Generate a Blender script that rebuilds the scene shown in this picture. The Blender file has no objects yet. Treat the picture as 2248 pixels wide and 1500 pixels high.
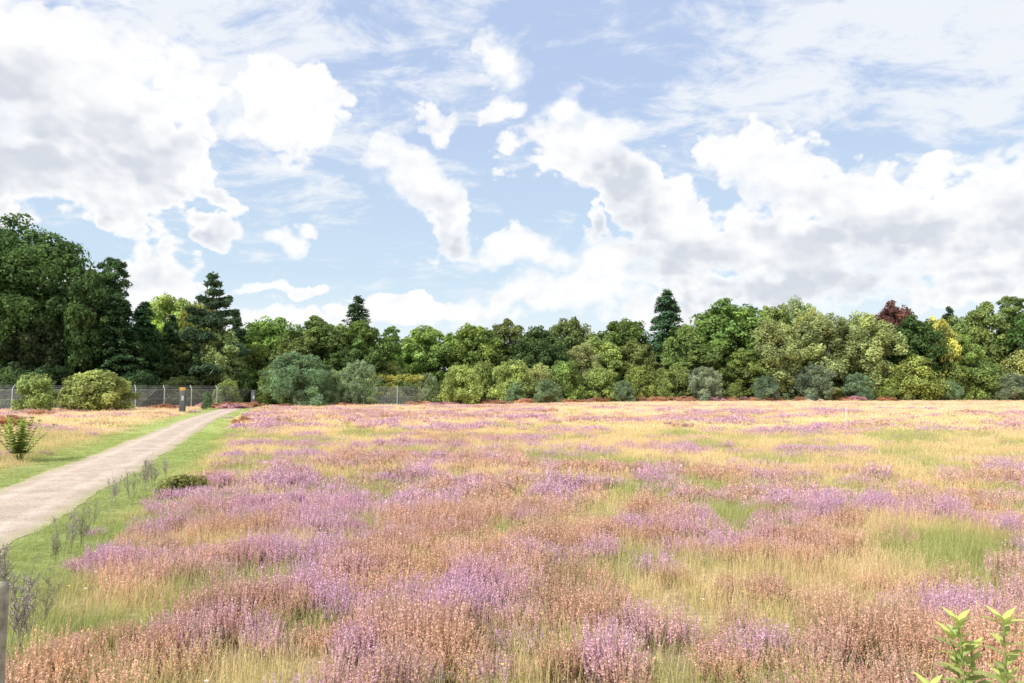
import bpy, math, numpy as np
from mathutils import Vector, Matrix
rng = np.random.default_rng(11)
scene = bpy.context.scene
scene.view_settings.view_transform = 'Standard'
scene.view_settings.look = 'None'
scene.view_settings.exposure = 0
# ------------------------------------------------------------------ camera
CAM_H = 2.2; LENS = 26.0; F = LENS / 36 * 2248; PITCH = math.atan(102 / F)
cam = bpy.data.cameras.new("camera"); cam.lens = LENS; cam.sensor_width = 36; cam.clip_end = 6000; cam.clip_start = 0.05
co = bpy.data.objects.new("camera", cam); scene.collection.objects.link(co)
co.location = (0, 0, CAM_H); co.rotation_euler = (math.pi / 2 + PITCH, 0, 0); scene.camera = co

def ray(px, py):
    xs = (px - 1124) / F; ys = (750 - py) / F
    return np.array([xs, math.cos(PITCH) - ys * math.sin(PITCH), math.sin(PITCH) + ys * math.cos(PITCH)])
def ground_d(py):
    r = ray(1124, py); return CAM_H / -r[2] * r[1]
def azel(px, py):
    r = ray(px, py); r = r / np.linalg.norm(r)
    return math.atan2(r[0], r[1]), math.asin(r[2])

# ------------------------------------------------------------------ noise (numpy)
_tab = rng.random((8, 128, 128))
def vn(x, y, k):
    t = _tab[k % 8]; x0 = np.floor(x).astype(int); y0 = np.floor(y).astype(int)
    fx = x - x0; fy = y - y0; fx = fx * fx * (3 - 2 * fx); fy = fy * fy * (3 - 2 * fy)
    a = t[x0 % 128, y0 % 128]; b = t[(x0 + 1) % 128, y0 % 128]; c = t[x0 % 128, (y0 + 1) % 128]; d = t[(x0 + 1) % 128, (y0 + 1) % 128]
    return (a * (1 - fx) + b * fx) * (1 - fy) + (c * (1 - fx) + d * fx) * fy
def fbm(x, y, k, o=4):
    s = 0; a = 1; t = 0
    for i in range(o):
        s = s + a * vn(x * 2 ** i + 17.3 * i + k * 5.1, y * 2 ** i + 9.7 * i + k * 3.3, k + i); t += a; a *= 0.55
    return s / t
def uni(v, sd=0.135):
    z = (v - 0.5) / sd
    return 1 / (1 + np.exp(-1.7 * z))
def sst(a, b, x):
    t = np.clip((x - a) / (b - a), 0, 1); return t * t * (3 - 2 * t)

# ------------------------------------------------------------------ mesh builder
class MB:
    def __init__(s): s.V = []; s.Q = []; s.C = []; s.M = []; s.n = 0
    def add(s, V, Q, C, mi=0):
        V = np.asarray(V, float).reshape(-1, 3); Q = np.asarray(Q, int).reshape(-1, 4)
        C = np.asarray(C, float)
        if C.ndim == 1: C = np.tile(C, (len(V), 1))
        s.V.append(V); s.Q.append(Q + s.n); s.C.append(C); s.M.append(np.full(len(Q), mi)); s.n += len(V)
    def quads(s, C, A, B, col, mi=0, rect=False):
        n = len(C)
        if n == 0: return
        if rect: V = np.stack([C - A - B, C + A - B, C + A + B, C - A + B], 1)
        else: V = np.stack([C + A, C + B, C - A, C - B], 1)
        Q = np.arange(n * 4).reshape(n, 4)
        s.add(V, Q, np.repeat(col, 4, axis=0), mi)
    def tube(s, P, R, col, mi=0, sides=6):
        P = np.asarray(P, float); R = np.asarray(R, float); m = len(P)
        T = np.gradient(P, axis=0); T /= np.linalg.norm(T, axis=1)[:, None] + 1e-9
        ref = np.array([1, 0, 0.]) if abs(T[0][0]) < 0.8 else np.array([0, 1, 0.])
        a = np.cross(T, ref); a /= np.linalg.norm(a, axis=1)[:, None] + 1e-9; b = np.cross(T, a)
        th = np.linspace(0, 2 * math.pi, sides, endpoint=False)
        V = P[:, None] + R[:, None, None] * (np.cos(th)[None, :, None] * a[:, None] + np.sin(th)[None, :, None] * b[:, None])
        Q = []
        for i in range(m - 1):
            for j in range(sides):
                k = (j + 1) % sides; Q.append((i * sides + j, i * sides + k, (i + 1) * sides + k, (i + 1) * sides + j))
        s.add(V.reshape(-1, 3), Q, np.array(col, float), mi)
    def box(s, c, h, col, mi=0):
        c = np.array(c, float); h = np.array(h, float)
        V = [c + h * np.array(k) for k in [(-1,-1,-1),(1,-1,-1),(1,1,-1),(-1,1,-1),(-1,-1,1),(1,-1,1),(1,1,1),(-1,1,1)]]
        s.add(V, [(0,3,2,1),(4,5,6,7),(0,1,5,4),(1,2,6,5),(2,3,7,6),(3,0,4,7)], np.array(col, float), mi)
    def mesh(s, name, mats, smooth=False):
        V = np.concatenate(s.V); Q = np.concatenate(s.Q); C = np.concatenate(s.C); M = np.concatenate(s.M)
        me = bpy.data.meshes.new(name)
        me.vertices.add(len(V)); me.vertices.foreach_set("co", V.astype(np.float32).ravel())
        me.loops.add(Q.size); me.loops.foreach_set("vertex_index", Q.astype(np.int32).ravel())
        me.polygons.add(len(Q)); me.polygons.foreach_set("loop_start", np.arange(0, Q.size, 4, dtype=np.int32))
        try: me.polygons.foreach_set("loop_total", np.full(len(Q), 4, np.int32))
        except Exception: pass
        me.polygons.foreach_set("material_index", M.astype(np.int32))
        if smooth: me.polygons.foreach_set("use_smooth", np.ones(len(Q), bool))
        at = me.attributes.new("col", 'FLOAT_COLOR', 'POINT')
        C4 = np.ones((len(V), 4), np.float32); C4[:, :3] = C; at.data.foreach_set("color", C4.ravel())
        me.update(calc_edges=True); me.validate()
        for m in mats: me.materials.append(m)
        return me
def obj(name, me, loc=(0, 0, 0), rz=0, sc=(1, 1, 1), color=(1, 1, 1, 1), link=True):
    o = bpy.data.objects.new(name, me); o.location = loc; o.rotation_euler = (0, 0, rz); o.scale = sc
    o.color = (*color[:3], 1)
    if link: scene.collection.objects.link(o)
    return o
def unit(n):
    v = rng.normal(size=(n, 3)); return v / np.linalg.norm(v, axis=1)[:, None]
def nrm(v): return v / (np.linalg.norm(v, axis=-1, keepdims=True) + 1e-9)

# ------------------------------------------------------------------ materials
def newmat(name):
    m = bpy.data.materials.new(name); m.use_nodes = True; nt = m.node_tree; nt.nodes.clear()
    return m, nt
class NB:
    def __init__(s, nt): s.nt = nt
    def n(s, t, **k):
        nd = s.nt.nodes.new(t)
        for a, b in k.items(): setattr(nd, a, b)
        return nd
    def setin(s, sock, v):
        if isinstance(v, bpy.types.NodeSocket): s.nt.links.new(v, sock)
        elif v is not None: sock.default_value = v
    def m(s, op, a, b=None, c=None, clamp=False):
        nd = s.n('ShaderNodeMath', operation=op, use_clamp=clamp)
        s.setin(nd.inputs[0], a); s.setin(nd.inputs[1], b); s.setin(nd.inputs[2], c); return nd.outputs[0]
    def v(s, op, a, b=None, sc=None, c=None):
        nd = s.n('ShaderNodeVectorMath', operation=op); s.setin(nd.inputs[0], a); s.setin(nd.inputs[1], b)
        if c is not None: s.setin(nd.inputs[2], c)
        if sc is not None: s.setin(nd.inputs['Scale'], sc)
        return nd.outputs['Value'] if op in ('LENGTH', 'DOT_PRODUCT', 'DISTANCE') else nd.outputs[0]
    def mix(s, f, a, b, blend='MIX'):
        nd = s.n('ShaderNodeMix', data_type='RGBA', blend_type=blend)
        s.setin(nd.inputs[0], f); s.setin(nd.inputs[6], a); s.setin(nd.inputs[7], b); return nd.outputs[2]
    def noise(s, vec, scale, detail=3, rough=0.5, dist=0.0, dim='3D'):
        nd = s.n('ShaderNodeTexNoise'); nd.noise_dimensions = dim; s.setin(nd.inputs['Vector'], vec); nd.inputs['Scale'].default_value = scale
        nd.inputs['Detail'].default_value = detail; nd.inputs['Roughness'].default_value = rough; nd.inputs['Distortion'].default_value = dist
        return nd.outputs['Fac']
    def mr(s, v, a, b, c=0.0, d=1.0, smooth=True):
        nd = s.n('ShaderNodeMapRange'); nd.interpolation_type = 'SMOOTHSTEP' if smooth else 'LINEAR'
        s.setin(nd.inputs[0], v); nd.inputs[1].default_value = a; nd.inputs[2].default_value = b; nd.inputs[3].default_value = c; nd.inputs[4].default_value = d
        return nd.outputs[0]
    def xyz(s, x, y, z):
        nd = s.n('ShaderNodeCombineXYZ'); s.setin(nd.inputs[0], x); s.setin(nd.inputs[1], y); s.setin(nd.inputs[2], z); return nd.outputs[0]

def leafy(nb, colour, trans=0.3):
    p = nb.n('ShaderNodeBsdfDiffuse'); nb.setin(p.inputs[0], colour)
    t = nb.n('ShaderNodeBsdfTranslucent'); nb.setin(t.inputs[0], colour)
    mx = nb.n('ShaderNodeMixShader'); mx.inputs[0].default_value = trans
    nb.nt.links.new(p.outputs[0], mx.inputs[1]); nb.nt.links.new(t.outputs[0], mx.inputs[2])
    o = nb.n('ShaderNodeOutputMaterial'); nb.nt.links.new(mx.outputs[0], o.inputs[0])

def mat_leaf(name):
    m, nt = newmat(name); nb = NB(nt)
    a = nb.n('ShaderNodeAttribute', attribute_name='col'); sp = nb.n('ShaderNodeSeparateColor'); nt.links.new(a.outputs['Color'], sp.inputs[0])
    oi = nb.n('ShaderNodeObjectInfo')
    warm = nb.mix(nb.m('MULTIPLY', sp.outputs[1], 0.6), oi.outputs['Color'], nb.mix(1.0, oi.outputs['Color'], (1.45, 1.2, 0.8, 1), 'MULTIPLY'))
    g = nb.n('ShaderNodeNewGeometry')
    ns = nb.noise(g.outputs['Position'], 0.45, 2, 0.6)
    v = nb.m('MULTIPLY', sp.outputs[0], nb.mr(ns, 0.3, 0.7, 0.75, 1.35))
    leafy(nb, nb.v('SCALE', warm, sc=v), 0.35)
    return m
def mat_simple(name, c, rough=0.8, ns=8.0, amt=0.35, metal=0, bump=0.0):
    m, nt = newmat(name); nb = NB(nt)
    tc = nb.n('ShaderNodeTexCoord'); n1 = nb.noise(tc.outputs['Object'], ns, 5, 0.65)
    col = nb.v('SCALE', nb.mix(0, (*c, 1), (*c, 1)), sc=nb.mr(n1, 0.25, 0.75, 1 - amt, 1 + amt))
    p = nb.n('ShaderNodeBsdfPrincipled'); nt.links.new(col, p.inputs['Base Color']); p.inputs['Roughness'].default_value = rough; p.inputs['Metallic'].default_value = metal
    if bump:
        b = nb.n('ShaderNodeBump'); b.inputs['Strength'].default_value = bump; nt.links.new(n1, b.inputs['Height']); nt.links.new(b.outputs[0], p.inputs['Normal'])
    o = nb.n('ShaderNodeOutputMaterial'); nt.links.new(p.outputs[0], o.inputs[0]); return m
def mat_tint(name, low, trans):
    """plant material: col.r = how much the instance tint shows, col.g = brightness"""
    m, nt = newmat(name); nb = NB(nt)
    a = nb.n('ShaderNodeAttribute', attribute_name='col'); sp = nb.n('ShaderNodeSeparateColor'); nt.links.new(a.outputs['Color'], sp.inputs[0])
    t = nb.n('ShaderNodeAttribute', attribute_name='tint'); t.attribute_type = 'INSTANCER'
    lo = nb.mix(0.3, (*low, 1), t.outputs['Color'])
    c = nb.v('SCALE', nb.mix(sp.outputs[0], lo, t.outputs['Color']), sc=sp.outputs[1])
    leafy(nb, c, trans); return m
M_leaf = mat_leaf("foliage"); M_bark = mat_simple("bark", (0.12, 0.10, 0.075), 0.9, 6, 0.4, bump=0.4)
M_pbark = mat_simple("pine_bark", (0.26, 0.13, 0.07), 0.9, 5, 0.4); M_bbark = mat_simple("birch_bark", (0.55, 0.54, 0.5), 0.8, 5, 0.35)
M_heather = mat_tint("heather", (0.19, 0.215, 0.07), 0.38); M_grass = mat_tint("grass", (0.30, 0.33, 0.11), 0.42)

# ------------------------------------------------------------------ field layout
PS = -0.317                      # path runs along x = X0 + PS*y
def pathc(y): return -5.05 + PS * y + 0.25 * np.sin(y * 0.09)
def pathoff(x, y): return (x - pathc(y)) * 0.953
HW = 1.12
PUR = np.array([0.76, 0.50, 0.70]); PUR2 = np.array([0.84, 0.56, 0.60]); RUST = np.array([0.80, 0.54, 0.37]); STRAW = np.array([0.82, 0.65, 0.38]); PALE = np.array([0.87, 0.68, 0.48]); GRN = np.array([0.46, 0.48, 0.19]); VERGE = np.array([0.40, 0.49, 0.17])
def field(x, y):
    d = np.hypot(x, y)
    f = sst(10, 45, d)
    hn = 0.46 * uni(fbm(x / 0.85, y / 0.8, 1, 3)) + 0.34 * uni(fbm(x / 3.0, y / 2.2, 2)) + .20 * uni(fbm(x / .35 + 9, y / .35, 7, 2))
    hf = 0.54 * uni(fbm(x / 2.4, y / 2.0, 1)) + 0.26 * uni(fbm(x / 8, y / 6, 2)) + .20 * uni(fbm(x / .7 + 9, y / .7, 7, 2))
    h = uni(hn * (1 - f) + hf * f, .18)
    cover = np.interp(d, [4, 9, 14, 20, 27, 32, 40, 52, 66, 80, 95, 130], [.52, .47, .43, .45, .34, .20, .24, .38, .36, .28, .14, .10])
    off = pathoff(x, y)
    cover = cover * sst(2.0, 3.6, np.abs(off)) * np.where(off < 0, .6, 1.0)
    bloom = uni(0.55 * fbm(x / (1.1 + 1.3 * f) + 40, y / (1.0 + 1.1 * f), 3) + 0.45 * fbm(x / 4 + 11, y / 3.4, 4), 0.11)
    pb = np.interp(d, [4, 10, 15, 30, 60, 120], [.46, .50, .68, .76, .72, .6])
    return h, cover, bloom, pb, off, d
def heather_tint(x, y, noisy=.15):
    h, cover, bloom, pb, off, d = field(x, y)
    t = sst(-0.2, 0.2, pb - bloom + rng.normal(size=len(x)) * noisy)[:, None]
    k = rng.random(len(x))[:, None] * .85
    pu = PUR * (1 - k) + PUR2 * k
    ru = RUST * (0.82 + 0.3 * rng.random((len(x), 1))) + (PUR2 - RUST) * 0.5 * k
    c = ru * (1 - t) + pu * t
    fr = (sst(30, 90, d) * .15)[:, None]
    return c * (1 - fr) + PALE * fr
def grass_tint(x, y, noisy=.2):
    h, cover, bloom, pb, off, d = field(x, y)
    g = uni(fbm(x / 1.6 + 70, y / 1.5, 5), 0.12)
    gd = np.interp(d, [4, 9, 16, 25, 34, 50, 80], [.72, .60, .38, .26, .34, .12, .03])
    t = sst(-0.3, 0.3, gd - g + rng.normal(size=len(x)) * noisy)[:, None]
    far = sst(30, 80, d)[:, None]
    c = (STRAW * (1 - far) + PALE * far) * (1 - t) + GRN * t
    pk = (.34 * sst(.25, .8, uni(fbm(x / 2.5 + 5, y / 3 + 50, 6), .12)) * (1 - t[:, 0]))[:, None]
    c = c * (1 - pk) + RUST * 1.05 * pk
    v = (1 - sst(2.0, 3.1, np.abs(off) + (fbm(x / 1.2, y / 1.2, 2) - .5) * 1.4))[:, None] * .9
    c = c * (1 - v) + VERGE * v
    return c * (0.82 + 0.34 * rng.random((len(x), 1)))

# ground
def axis(lo, hi, step, far):
    a = np.arange(lo, hi + 0.001, step); o = [hi * 1.0]
    k = step
    while o[-1] < far: k *= 1.5; o.append(o[-1] + k)
    l = [lo * 1.0]; k = step
    while l[-1] > -far: k *= 1.5; l.append(l[-1] - k)
    return np.array(l[:0:-1] + list(a) + o[1:])
gx = axis(-85, 90, 0.4, 3500); gy = axis(-6, 135, 0.4, 3500)
GX, GY = np.meshgrid(gx, gy); fx = GX.ravel(); fy = GY.ravel()
def gz(x, y):
    d = np.hypot(x, y)
    return (fbm(x / 4, y / 4, 6, 3) - 0.5) * 0.22 * sst(1.5, 3.5, np.abs(pathoff(x, y))) * (1 - sst(100, 135, d))
def frontier(px): return np.interp(px, [-400, 0, 500, 600, 1000, 1200, 1600, 2248, 3000], [70, 72, 84, 86, 96, 106, 120, 124, 124])
def pxof(x, y): return 1124 + x / np.maximum(y, .1) * F
Z = gz(fx, fy)
mb = MB(); nx, ny = len(gx), len(gy)
I = np.arange(nx * ny).reshape(ny, nx)
Q = np.stack([I[:-1, :-1], I[:-1, 1:], I[1:, 1:], I[1:, :-1]], -1).reshape(-1, 4)
h, cover, bloom, pb, off, d = field(fx, fy)
ht = heather_tint(fx, fy, .05); gt = grass_tint(fx, fy, .05); w = sst(-0.05, 0.05, h - (1 - cover))[:, None]
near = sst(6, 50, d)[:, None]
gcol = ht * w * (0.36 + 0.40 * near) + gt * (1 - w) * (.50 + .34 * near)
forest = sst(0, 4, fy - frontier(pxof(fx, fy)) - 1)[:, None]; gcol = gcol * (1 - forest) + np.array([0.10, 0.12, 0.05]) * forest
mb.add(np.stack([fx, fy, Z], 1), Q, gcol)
m, nt = newmat("ground"); nb = NB(nt)
a = nb.n('ShaderNodeAttribute', attribute_name='col'); g = nb.n('ShaderNodeNewGeometry')
n1 = nb.noise(g.outputs['Position'], 9, 4, 0.7)
c = nb.v('SCALE', a.outputs['Color'], sc=nb.mr(n1, 0.3, 0.7, 0.6, 1.35))
p = nb.n('ShaderNodeBsdfDiffuse'); nt.links.new(c, p.inputs[0]); o = nb.n('ShaderNodeOutputMaterial'); nt.links.new(p.outputs[0], o.inputs[0])
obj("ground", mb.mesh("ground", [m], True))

# path
ys = np.arange(-8, 100, 0.25); us = np.linspace(-1, 1, 13)
PV = []; 
for y in ys:
    l = HW + (vn(np.array([y * 1.1]), np.array([3.3]), 1)[0] - .5) * 0.28 + (vn(np.array([y * 4.1]), np.array([5.3]), 3)[0] - .5) * 0.12; r = HW + (vn(np.array([y * 1.2]), np.array([8.8]), 2)[0] - .5) * 0.28 + (vn(np.array([y * 4.3]), np.array([1.3]), 3)[0] - .5) * 0.12
    for u in us:
        w_ = (l if u < 0 else r) * u / 0.953
        PV.append((pathc(y) + w_, y, 0.006 + 0.035 * (1 - u * u)))
I = np.arange(len(PV)).reshape(len(ys), len(us)); Q = np.stack([I[:-1, :-1], I[:-1, 1:], I[1:, 1:], I[1:, :-1]], -1).reshape(-1, 4)
mb = MB(); mb.add(PV, Q, np.tile(np.abs(us)[None, :, None], (len(ys), 1, 3)).reshape(-1, 3))
m, nt = newmat("gravel_path"); nb = NB(nt); g = nb.n('ShaderNodeNewGeometry'); a = nb.n('ShaderNodeAttribute', attribute_name='col')
n1 = nb.noise(g.outputs['Position'], 40, 5, 0.75); n2 = nb.noise(g.outputs['Position'], 1.3, 4, 0.65); n3 = nb.noise(g.outputs['Position'], 9, 3, 0.6)
c = nb.mix(nb.mr(n2, 0.35, 0.65), (0.48, 0.385, 0.32, 1), (0.58, 0.485, 0.41, 1)); c = nb.v('SCALE', c, sc=nb.m('MULTIPLY', nb.mr(n1, 0.3, 0.7, 0.62, 1.3), nb.mr(n3, 0.3, 0.7, 0.92, 1.06)))
c = nb.mix(nb.m('MULTIPLY', nb.mr(a.outputs['Fac'], 0.65, 1.0), nb.mr(n3, 0.35, 0.6)), c, (0.38, 0.38, 0.19, 1))
tr = nb.m('MULTIPLY', nb.mr(nb.m('ABSOLUTE', nb.m('SUBTRACT', a.outputs['Fac'], .5)), .0, .22, .0, 1.0), 1.0)
c = nb.v('SCALE', c, sc=nb.m('ADD', 1.05, nb.m('MULTIPLY', tr, -.12)))
p = nb.n('ShaderNodeBsdfDiffuse'); nt.links.new(c, p.inputs[0]); b = nb.n('ShaderNodeBump'); b.inputs['Strength'].default_value = 0.5; b.inputs['Distance'].default_value = 0.02
nt.links.new(n1, b.inputs['Height']); nt.links.new(b.outputs[0], p.inputs['Normal']); o = nb.n('ShaderNodeOutputMaterial'); nt.links.new(p.outputs[0], o.inputs[0])
obj("gravel_path", mb.mesh("gravel_path", [m], True))

# ------------------------------------------------------------------ small plant prototypes
def heather_proto(name, nst, R, H, buds, w, bs, sw):
    mb = MB()
    r = R * np.sqrt(rng.random(nst)); th = rng.random(nst) * 6.283
    base = np.stack([r * .75 * np.cos(th), r * .75 * np.sin(th), np.zeros(nst)], 1)
    hh = H * (1 - 0.3 * (r / R) ** 2) * (0.55 + 0.55 * rng.random(nst))
    top = np.stack([r * 1.1 * np.cos(th), r * 1.1 * np.sin(th), hh], 1) + rng.normal(size=(nst, 3)) * [0.03, 0.03, 0]
    a = unit(nst); a[:, 2] = 0; a = nrm(a)
    ax = nrm(top - base)
    C = (base + top) / 2; L = np.linalg.norm(top - base, axis=1)[:, None] / 2
    mb.quads(C, a * sw, ax * L, np.stack([np.full(nst, .35), 0.8 + .4 * rng.random(nst), np.zeros(nst)], 1), 0, True)
    n = nst * buds; k = np.repeat(np.arange(nst), buds); t = 0.48 + 0.54 * rng.random(n)
    rad = w * (1.1 - 0.85 * (t - .5) * 2) * np.sqrt(rng.random(n))
    P = base[k] + (top - base)[k] * t[:, None] + unit(n) * rad[:, None]
    u = unit(n); v = nrm(np.cross(u, unit(n))); s = bs * (0.6 + 0.8 * rng.random(n))[:, None]
    sv = (0.8 + 0.5 * rng.random(nst))[k]
    mb.quads(P, u * s, v * s * .7, np.stack([0.8 + 0.2 * rng.random(n), sv * (0.75 + .5 * rng.random(n)), np.zeros(n)], 1))
    n = nst * max(3, buds // 2); k = rng.integers(0, nst, n); t = 0.12 + 0.5 * rng.random(n)
    P = base[k] + (top - base)[k] * t[:, None] + unit(n) * w * 1.4 * rng.random((n, 1)); u = nrm(unit(n) + [0, 0, .8]); v = nrm(np.cross(u, unit(n))); s = bs * (0.7 + 0.8 * rng.random(n))[:, None]
    mb.quads(P, u * s * 1.6, v * s * .6, np.stack([0.05 + 0.6 * rng.random(n) * t, 0.6 + .7 * rng.random(n), np.zeros(n)], 1))
    return obj(name, mb.mesh(name, [M_heather]), link=False)
def grass_proto(name, nb_, R, H, w, seeds=True, lean=0.5):
    mb = MB(); n = nb_
    r = R * np.sqrt(rng.random(n)); th = rng.random(n) * 6.283
    b = np.stack([r * np.cos(th), r * np.sin(th), np.zeros(n)], 1); ld = rng.random(n) * 6.283
    hh = H * (0.3 + 0.7 * rng.random(n) ** 1.5); le = lean * hh * rng.random(n)
    L = np.stack([np.cos(ld) * le, np.sin(ld) * le, np.zeros(n)], 1); a = np.stack([-np.sin(ld), np.cos(ld), np.zeros(n)], 1) + rng.normal(size=(n, 3)) * .3; a = nrm(a)
    rows = []; ts = [0, .4, .75, 1.0]; ws = [1, .85, .55, .08]
    for t, ww in zip(ts, ws):
        c = b + L * t * t + np.array([0, 0, 1.]) * (hh * t * (1 - .1 * t))[:, None]
        rows.append((c - a * w * ww, c + a * w * ww))
    V = np.stack([x for rr in rows for x in rr], 1)
    Q = np.concatenate([np.stack([np.arange(n) * 8 + 2 * i, np.arange(n) * 8 + 2 * i + 1, np.arange(n) * 8 + 2 * i + 3, np.arange(n) * 8 + 2 * i + 2], 1) for i in range(3)])
    br = 0.75 + 0.6 * rng.random(n)
    col = np.stack([np.stack([np.full(n, .2 + .8 * t), br, np.zeros(n)], 1) for t in ts for _ in (0, 1)], 1)
    mb.add(V.reshape(-1, 3), Q, col.reshape(-1, 3))
    if seeds:
        m_ = n // 4; k = np.repeat(rng.integers(0, n, m_), 7); t = 0.85 + 0.25 * rng.random(len(k))
        P = b[k] + L[k] * (t * t)[:, None] + np.array([0, 0, 1.]) * (hh[k] * t * (1 - .1 * t))[:, None] + unit(len(k)) * w * 3
        u = nrm(unit(len(k)) + [0, 0, 1.2]); v = nrm(np.cross(u, unit(len(k))))
        mb.quads(P, u * w * 2.6, v * w * .9, np.stack([np.full(len(k), 1.), np.full(len(k), 1.25), np.zeros(len(k))], 1))
    return obj(name, mb.mesh(name, [M_grass]), link=False)

def scatter(name, P, rot, scl, idx, tint, protos):
    col = bpy.data.collections.new(name + "_parts")
    for pobj in protos: col.objects.link(pobj)
    me = bpy.data.meshes.new(name); n = len(P)
    me.vertices.add(n); me.vertices.foreach_set("co", P.astype(np.float32).ravel())
    for nm, ty, dat, key in (("rot", 'FLOAT_VECTOR', rot, "vector"), ("scl", 'FLOAT_VECTOR', scl, "vector"), ("idx", 'INT', idx, "value")):
        at = me.attributes.new(nm, ty, 'POINT'); at.data.foreach_set(key, (dat.astype(np.int32) if ty == 'INT' else dat.astype(np.float32)).ravel())
    at = me.attributes.new("tint", 'FLOAT_COLOR', 'POINT'); c4 = np.ones((n, 4), np.float32); c4[:, :3] = tint; at.data.foreach_set("color", c4.ravel())
    me.update()
    o = obj(name, me); gn = bpy.data.node_groups.new(name, 'GeometryNodeTree')
    gn.interface.new_socket("Geometry", in_out='INPUT', socket_type='NodeSocketGeometry'); gn.interface.new_socket("Geometry", in_out='OUTPUT', socket_type='NodeSocketGeometry')
    N = gn.nodes.new; gi = N('NodeGroupInput'); go = N('NodeGroupOutput'); ip = N('GeometryNodeInstanceOnPoints'); ci = N('GeometryNodeCollectionInfo')
    ci.inputs['Collection'].default_value = col; ci.inputs['Separate Children'].default_value = True; ci.inputs['Reset Children'].default_value = True
    ip.inputs['Pick Instance'].default_value = True
    def na(nm, ty):
        q = N('GeometryNodeInputNamedAttribute'); q.data_type = ty; q.inputs['Name'].default_value = nm; return q.outputs['Attribute']
    l = gn.links.new; l(gi.outputs[0], ip.inputs['Points']); l(ci.outputs[0], ip.inputs['Instance']); l(na("idx", 'INT'), ip.inputs['Instance Index'])
    l(na("rot", 'FLOAT_VECTOR'), ip.inputs['Rotation']); l(na("scl", 'FLOAT_VECTOR'), ip.inputs['Scale']); l(ip.outputs[0], go.inputs[0])
    md = o.modifiers.new("scatter", 'NODES'); md.node_group = gn
    return o
def wedge(n, y0, y1, mx=3.0):
    y = np.sqrt(y0 ** 2 + (y1 ** 2 - y0 ** 2) * rng.random(n)); x = (rng.random(n) * 2 - 1) * (0.73 * y + mx); return x, y
def place(x, y, keep, tfun, nproto, base, smin, smax):
    x = x[keep]; y = y[keep]; n = len(x)
    s = smin + (smax - smin) * rng.random(n)
    return np.stack([x, y, gz(x, y) - 0.01], 1), np.stack([rng.normal(size=n) * .07, rng.normal(size=n) * .07, rng.random(n) * 6.283], 1), np.stack([s, s, s * (0.75 + .5 * rng.random(n))], 1), base + rng.integers(0, nproto, n), tfun(x, y)
HP = [heather_proto(f"sprig_{i}", 80, 0.21, 0.33 + 0.05 * (i % 2), 24, 0.0115, 0.0065, 0.0016) for i in range(4)] + \
     [heather_proto(f"tuft_m{i}", 56, 0.25, 0.30, 10, 0.018, 0.012, 0.003) for i in range(3)] + \
     [heather_proto(f"tuft_z{i}", 46, 0.45, 0.32, 6, 0.035, 0.027, 0.006) for i in range(2)]
GP = [grass_proto(f"blade_{i}", 52, 0.17, 0.36, 0.0018) for i in range(4)] + \
     [grass_proto(f"blade_m{i}", 56, 0.30, 0.31, 0.0036) for i in range(3)] + \
     [grass_proto(f"blade_z{i}", 56, 0.65, 0.28, 0.010) for i in range(2)]
parts = []
for (n, y0, y1, base, k, s0, s1) in ((6500, 3.0, 13, 0, 4, .6, 1.15), (17000, 12, 36, 4, 3, .6, 1.2), (30000, 34, 124, 7, 2, .6, 1.2)):
    x, y = wedge(n, y0, y1); h, cover, bloom, pb, off, d = field(x, y)
    e = h - (1 - cover); keep = (e > rng.normal(size=n) * .05) & (np.abs(off) > HW + 0.5) & (y < frontier(pxof(x, y)))
    q = place(x, y, keep, heather_tint, k, base, s0, s1); q[2][:, 2] *= .7 + .45 * sst(0, .3, e[keep]); parts.append(q)
A = [np.concatenate(z) for z in zip(*parts)]; scatter("heather", *A, HP); print("heather", len(A[0]))
parts = []
for (n, y0, y1, base, k, s0, s1) in ((10000, 2.6, 13, 0, 4, .6, 1.25), (20000, 12, 36, 4, 3, .6, 1.2), (28000, 34, 126, 7, 2, .6, 1.15)):
    x, y = wedge(n, y0, y1); h, cover, bloom, pb, off, d = field(x, y)
    keep = ((h < 1 - cover + 0.05) | (rng.random(n) < .25)) & (np.abs(off) > HW + 0.05) & (y < frontier(pxof(x, y)))
    Pq = place(x, y, keep, grass_tint, k, base, s0, s1)
    vo = np.abs(pathoff(Pq[0][:, 0], Pq[0][:, 1])); f_ = 0.28 + 0.72 * sst(1.8, 3.4, vo); Pq[2][:, 2] *= f_; Pq[2][:, :2] *= (0.6 + .4 * f_)[:, None]
    parts.append(Pq)
A = [np.concatenate(z) for z in zip(*parts)]; scatter("grass", *A, GP); print("grass", len(A[0]))

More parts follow.
